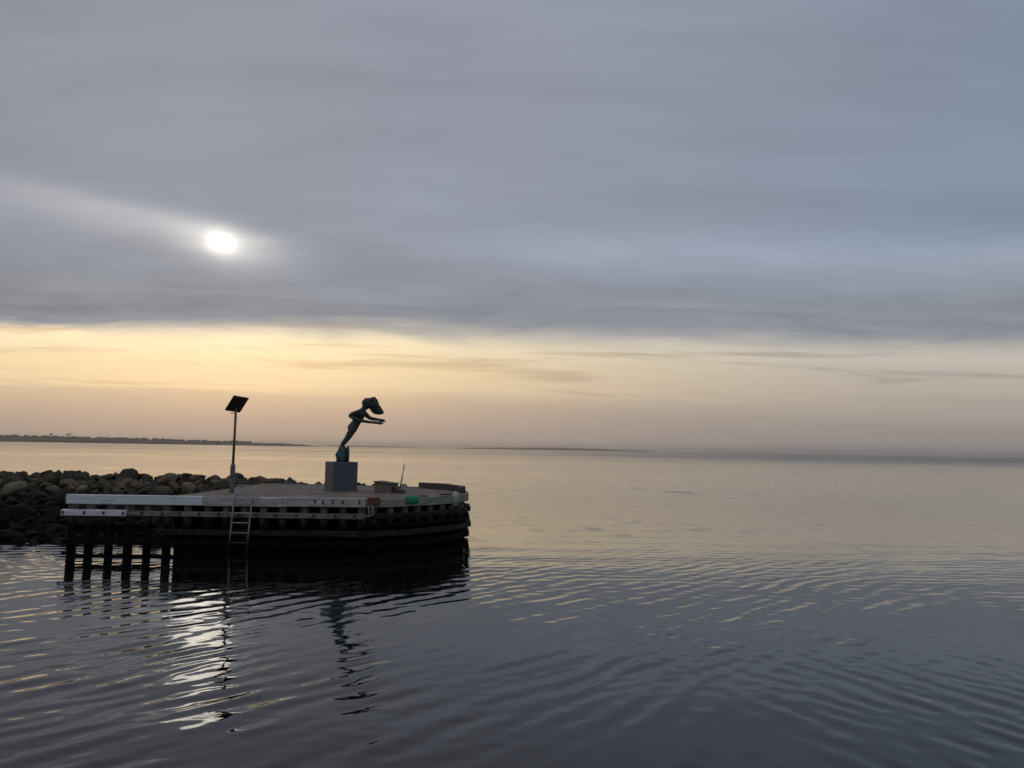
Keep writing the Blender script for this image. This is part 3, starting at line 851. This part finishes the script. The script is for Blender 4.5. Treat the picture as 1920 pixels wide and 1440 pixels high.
bm = bmesh.new(); add_box(bm, Vector((-0.13, -0.02, 2.58)) + Vector((0.05, 0, -0.02)), (0.07, 0, 0.0), (0, 0.03, 0), (0, 0, 0.012), 0.003); bm_obj('lamp_bracket', bm, M_panel, lp)

# ------------------------------------------------------------------ pedestal and statue
ped = empty('pedestal', (-5.83, 26.62, DECK_Z))
tag(ped, 'square grey stone pedestal under the bronze statue', 'pedestal')
PW = 0.435; PH = 1.02
bm = bmesh.new(); ca, sa = math.cos(R(-31)), math.sin(R(-31))
add_box(bm, (0, 0, PH / 2 - 0.01), Vector((ca, -sa, 0)) * PW, Vector((sa, ca, 0)) * PW, Vector((0, 0, PH / 2 + 0.01)), 0.012)
bm_obj('block', bm, M_ped, ped)
bm = bmesh.new()
add_box(bm, (0, 0, 0.025), Vector((ca, -sa, 0)) * (PW + 0.04), Vector((sa, ca, 0)) * (PW + 0.04), Vector((0, 0, 0.045)), 0.012)
bm_obj('plinth', bm, M_ped, ped)

stt = empty('statue', (-5.83, 26.62, DECK_Z + PH))
tag(stt, 'dark green bronze statue of a figure leaning forward with streaming hair on the pedestal', 'statue')
K = 10.28 * 54.2
ZB = 0.53
def S(cx, cy, d=0.0):      # sculptor's sheet: side elevation in sheet units, d towards the back
    return Vector(((cx - 115) / K - 0.02, d, ZB + (1075 - cy) / K))
# rough cast base: a stump with a taller fin on its right
def lump(bm, stations, seg=14, rough=0.05, sd=0.0):
    rings_ = []
    for (c, rx, ry) in stations:
        rg = []
        for k in range(seg):
            an_ = 2 * math.pi * k / seg
            p = Vector((c[0] + rx * math.cos(an_), c[1] + ry * math.sin(an_), c[2]))
            p += Vector((1, 1, 0)) * rough * mnoise.noise(p * 6 + Vector((sd, 0, 0)))
            rg.append(bm.verts.new(p))
        rings_.append(rg)
    for A, B in zip(rings_[:-1], rings_[1:]):
        for k in range(seg): bm.faces.new((A[k], A[(k + 1) % seg], B[(k + 1) % seg], B[k]))
    bm.faces.new(rings_[0][::-1]); bm.faces.new(rings_[-1])
bm = bmesh.new()
lump(bm, [((0.0, 0, -0.005), 0.185, 0.2), ((-0.005, 0, 0.08), 0.195, 0.21), ((-0.01, 0, 0.25), 0.2, 0.22), ((0.0, 0, 0.38), 0.17, 0.19), ((0.0, 0, 0.47), 0.115, 0.15), ((0.0, 0, 0.545), 0.075, 0.11)], 16, 0.05)
base_o = bm_obj('cast_base', bm, M_verd, stt, smooth=True)
bm = bmesh.new()
lump(bm, [((0.165, 0.02, 0.0), 0.06, 0.16), ((0.185, 0.02, 0.2), 0.062, 0.17), ((0.19, 0.02, 0.42), 0.06, 0.15), ((0.195, 0.02, 0.51), 0.05, 0.12), ((0.20, 0.02, 0.53), 0.02, 0.05)], 10, 0.03, 5)
bm_obj('cast_fin', bm, M_hair, stt, smooth=True)

V = []; Ed = []; Rd = []
def jv(p, r, prev=None):
    r = r if isinstance(r, tuple) else (r, r)
    V.append(p); Rd.append((r[0] * 1.26, r[1] * 1.2)); i = len(V) - 1
    if prev is not None: Ed.append((prev, i))
    return i
pel = jv(S(315, 715), (0.135, 0.15))
wai = jv(S(385, 615), (0.10, 0.125), pel)
rib = jv(S(425, 520), (0.135, 0.155), wai)
che = jv(S(468, 430), (0.125, 0.15), rib)
nek = jv(S(520, 340), (0.065, 0.065), che)
hd0 = jv(S(538, 290), (0.085, 0.08), nek)
hd1 = jv(S(560, 235), (0.115, 0.10), hd0)
hd2 = jv(S(590, 190), (0.075, 0.07), hd1)
for s_ in (-1, 1):
    d = s_ * 0.085
    glu = jv(S(255, 715, d), (0.085, 0.085), pel)
    hip = jv(S(300, 780, d), (0.105, 0.10), pel)
    thi = jv(S(258, 860, d), (0.088, 0.085), hip)
    kne = jv(S(205, 945, d), (0.066, 0.064), thi)
    cal = jv(S(160, 1000, d), (0.063, 0.06), kne)
    ank = jv(S(118, 1068, d * 0.8), (0.042, 0.042), cal)
    hee = jv(S(112, 1098, d * 0.8), (0.045, 0.04), ank)
    toe = jv(S(190, 1118, d * 0.9), (0.034, 0.042), hee)
hand_pts = []
def arm(sh, el, mid, wr, hn, rs):
    i = jv(sh, rs[0], che); j = jv(el, rs[1], i); k = jv(mid, rs[2], j); q = jv(wr, rs[3], k)
    pm = jv(hn, (0.035, 0.045), q)
    hand_pts.append((wr, hn))
# near arm: elbow drawn far back, forearm reaching forward; far arm: reaching forward
arm(S(430, 420, -0.17), S(262, 487, -0.24), S(430, 572, -0.22), S(640, 602, -0.16), S(850, 618, -0.12), (0.085, 0.062, 0.058, 0.042))
arm(S(520, 430, 0.17), S(615, 520, 0.21), S(710, 538, 0.17), S(800, 550, 0.14), S(880, 566, 0.10), (0.08, 0.058, 0.052, 0.04))
me = bpy.data.meshes.new('body'); me.from_pydata([v[:] for v in V], Ed, []); me.update()
body = link('body', me, M_bronze, stt)
sk = body.modifiers.new('skin', 'SKIN'); sk.use_smooth_shade = True
for i, sv in enumerate(me.skin_vertices[0].data):
    sv.radius = Rd[i]; sv.use_root = (i == 0)
body.modifiers.new('smooth', 'SUBSURF').render_levels = 2
body.modifiers['smooth'].levels = 2
# hands: a palm and five unequal bent fingers each
for hi, (wr, hn) in enumerate(hand_pts):
    bm = bmesh.new(); t = (hn - wr).normalized(); sd = Vector((0, 1, 0)); upv = sd.cross(t) * -1
    L0 = 1.1 if hi == 0 else 1.0
    add_tube(bm, [hn - t * 0.05, hn, hn + t * 0.06], [0.045, 0.058, 0.05], 8)
    for f_, ln in zip((-1.5, -0.5, 0.5, 1.5), (0.070, 0.085, 0.080, 0.060)):
        b0 = hn + t * 0.05 + sd * f_ * 0.026
        add_tube(bm, [b0, b0 + t * ln * 0.55 * L0, b0 + t * ln * L0 - upv * 0.012], [0.017, 0.016, 0.011], 6)
    b0 = hn - t * 0.01 + sd * (0.035 if hi == 0 else -0.035)
    add_tube(bm, [b0, b0 + t * 0.04 + upv * 0.03, b0 + t * 0.075 + upv * 0.045], [0.018, 0.016, 0.011], 6)
    h_ = bm_obj('hand', bm, M_bronze, stt, smooth=True)
# hair: a heavy mass thrown forward over the bowed head
bm = bmesh.new(); rg_prev = None
hst = [((478, 250), (482, 266), 0.03), ((488, 196), (508, 312), 0.09), ((540, 164), (562, 345), 0.125), ((622, 158), (602, 334), 0.14), ((714, 118), (632, 316), 0.15),
       ((768, 188), (652, 346), 0.15), ((806, 272), (690, 402), 0.13), ((852, 330), (742, 442), 0.10), ((896, 388), (812, 452), 0.07), ((912, 420), (880, 446), 0.03)]
SEG = 16; allr = []
for idx, (pu, pd, rd) in enumerate(hst):
    A_ = S(*pu); B_ = S(*pd); c = (A_ + B_) / 2; ax1 = (A_ - B_) / 2 * 1.16
    rg = []
    for k in range(SEG):
        q = 2 * math.pi * k / SEG
        p = c + ax1 * math.cos(q) + Vector((0, 1, 0)) * rd * math.sin(q)
        nv_ = (p - c).normalized()
        p += nv_ * (0.012 * math.sin(q * 6 + idx * 0.5) + 0.03 * mnoise.noise(p * 9))
        rg.append(bm.verts.new(p))
    allr.append(rg)
for A, B in zip(allr[:-1], allr[1:]):
    for k in range(SEG): bm.faces.new((A[k], A[(k + 1) % SEG], B[(k + 1) % SEG], B[k]))
bm.faces.new(allr[0][::-1]); bm.faces.new(allr[-1])
hair = bm_obj('hair', bm, M_hair, stt, smooth=False)

# ------------------------------------------------------------------ haze over the sea
hz = bpy.data.materials.new('sea_haze'); hz.use_nodes = True
t = hz.node_tree; t.nodes.clear(); n = NT(t)
pv = n.node('ShaderNodeVolumePrincipled')
pv.inputs['Color'].default_value = (1.0, 0.98, 0.96, 1); pv.inputs['Density'].default_value = 0.00010
pv.inputs['Anisotropy'].default_value = 0.85
o_ = n.node('ShaderNodeOutputMaterial'); n.L.new(pv.outputs[0], o_.inputs['Volume'])
bm = bmesh.new(); add_box(bm, (0, 0, 29.5), (13600, 0, 0), (0, 13600, 0), (0, 0, 30.7))
haze = bm_obj('haze', bm, hz)
tag(haze, 'thin pale sea haze over the water', 'haze', kind='stuff')
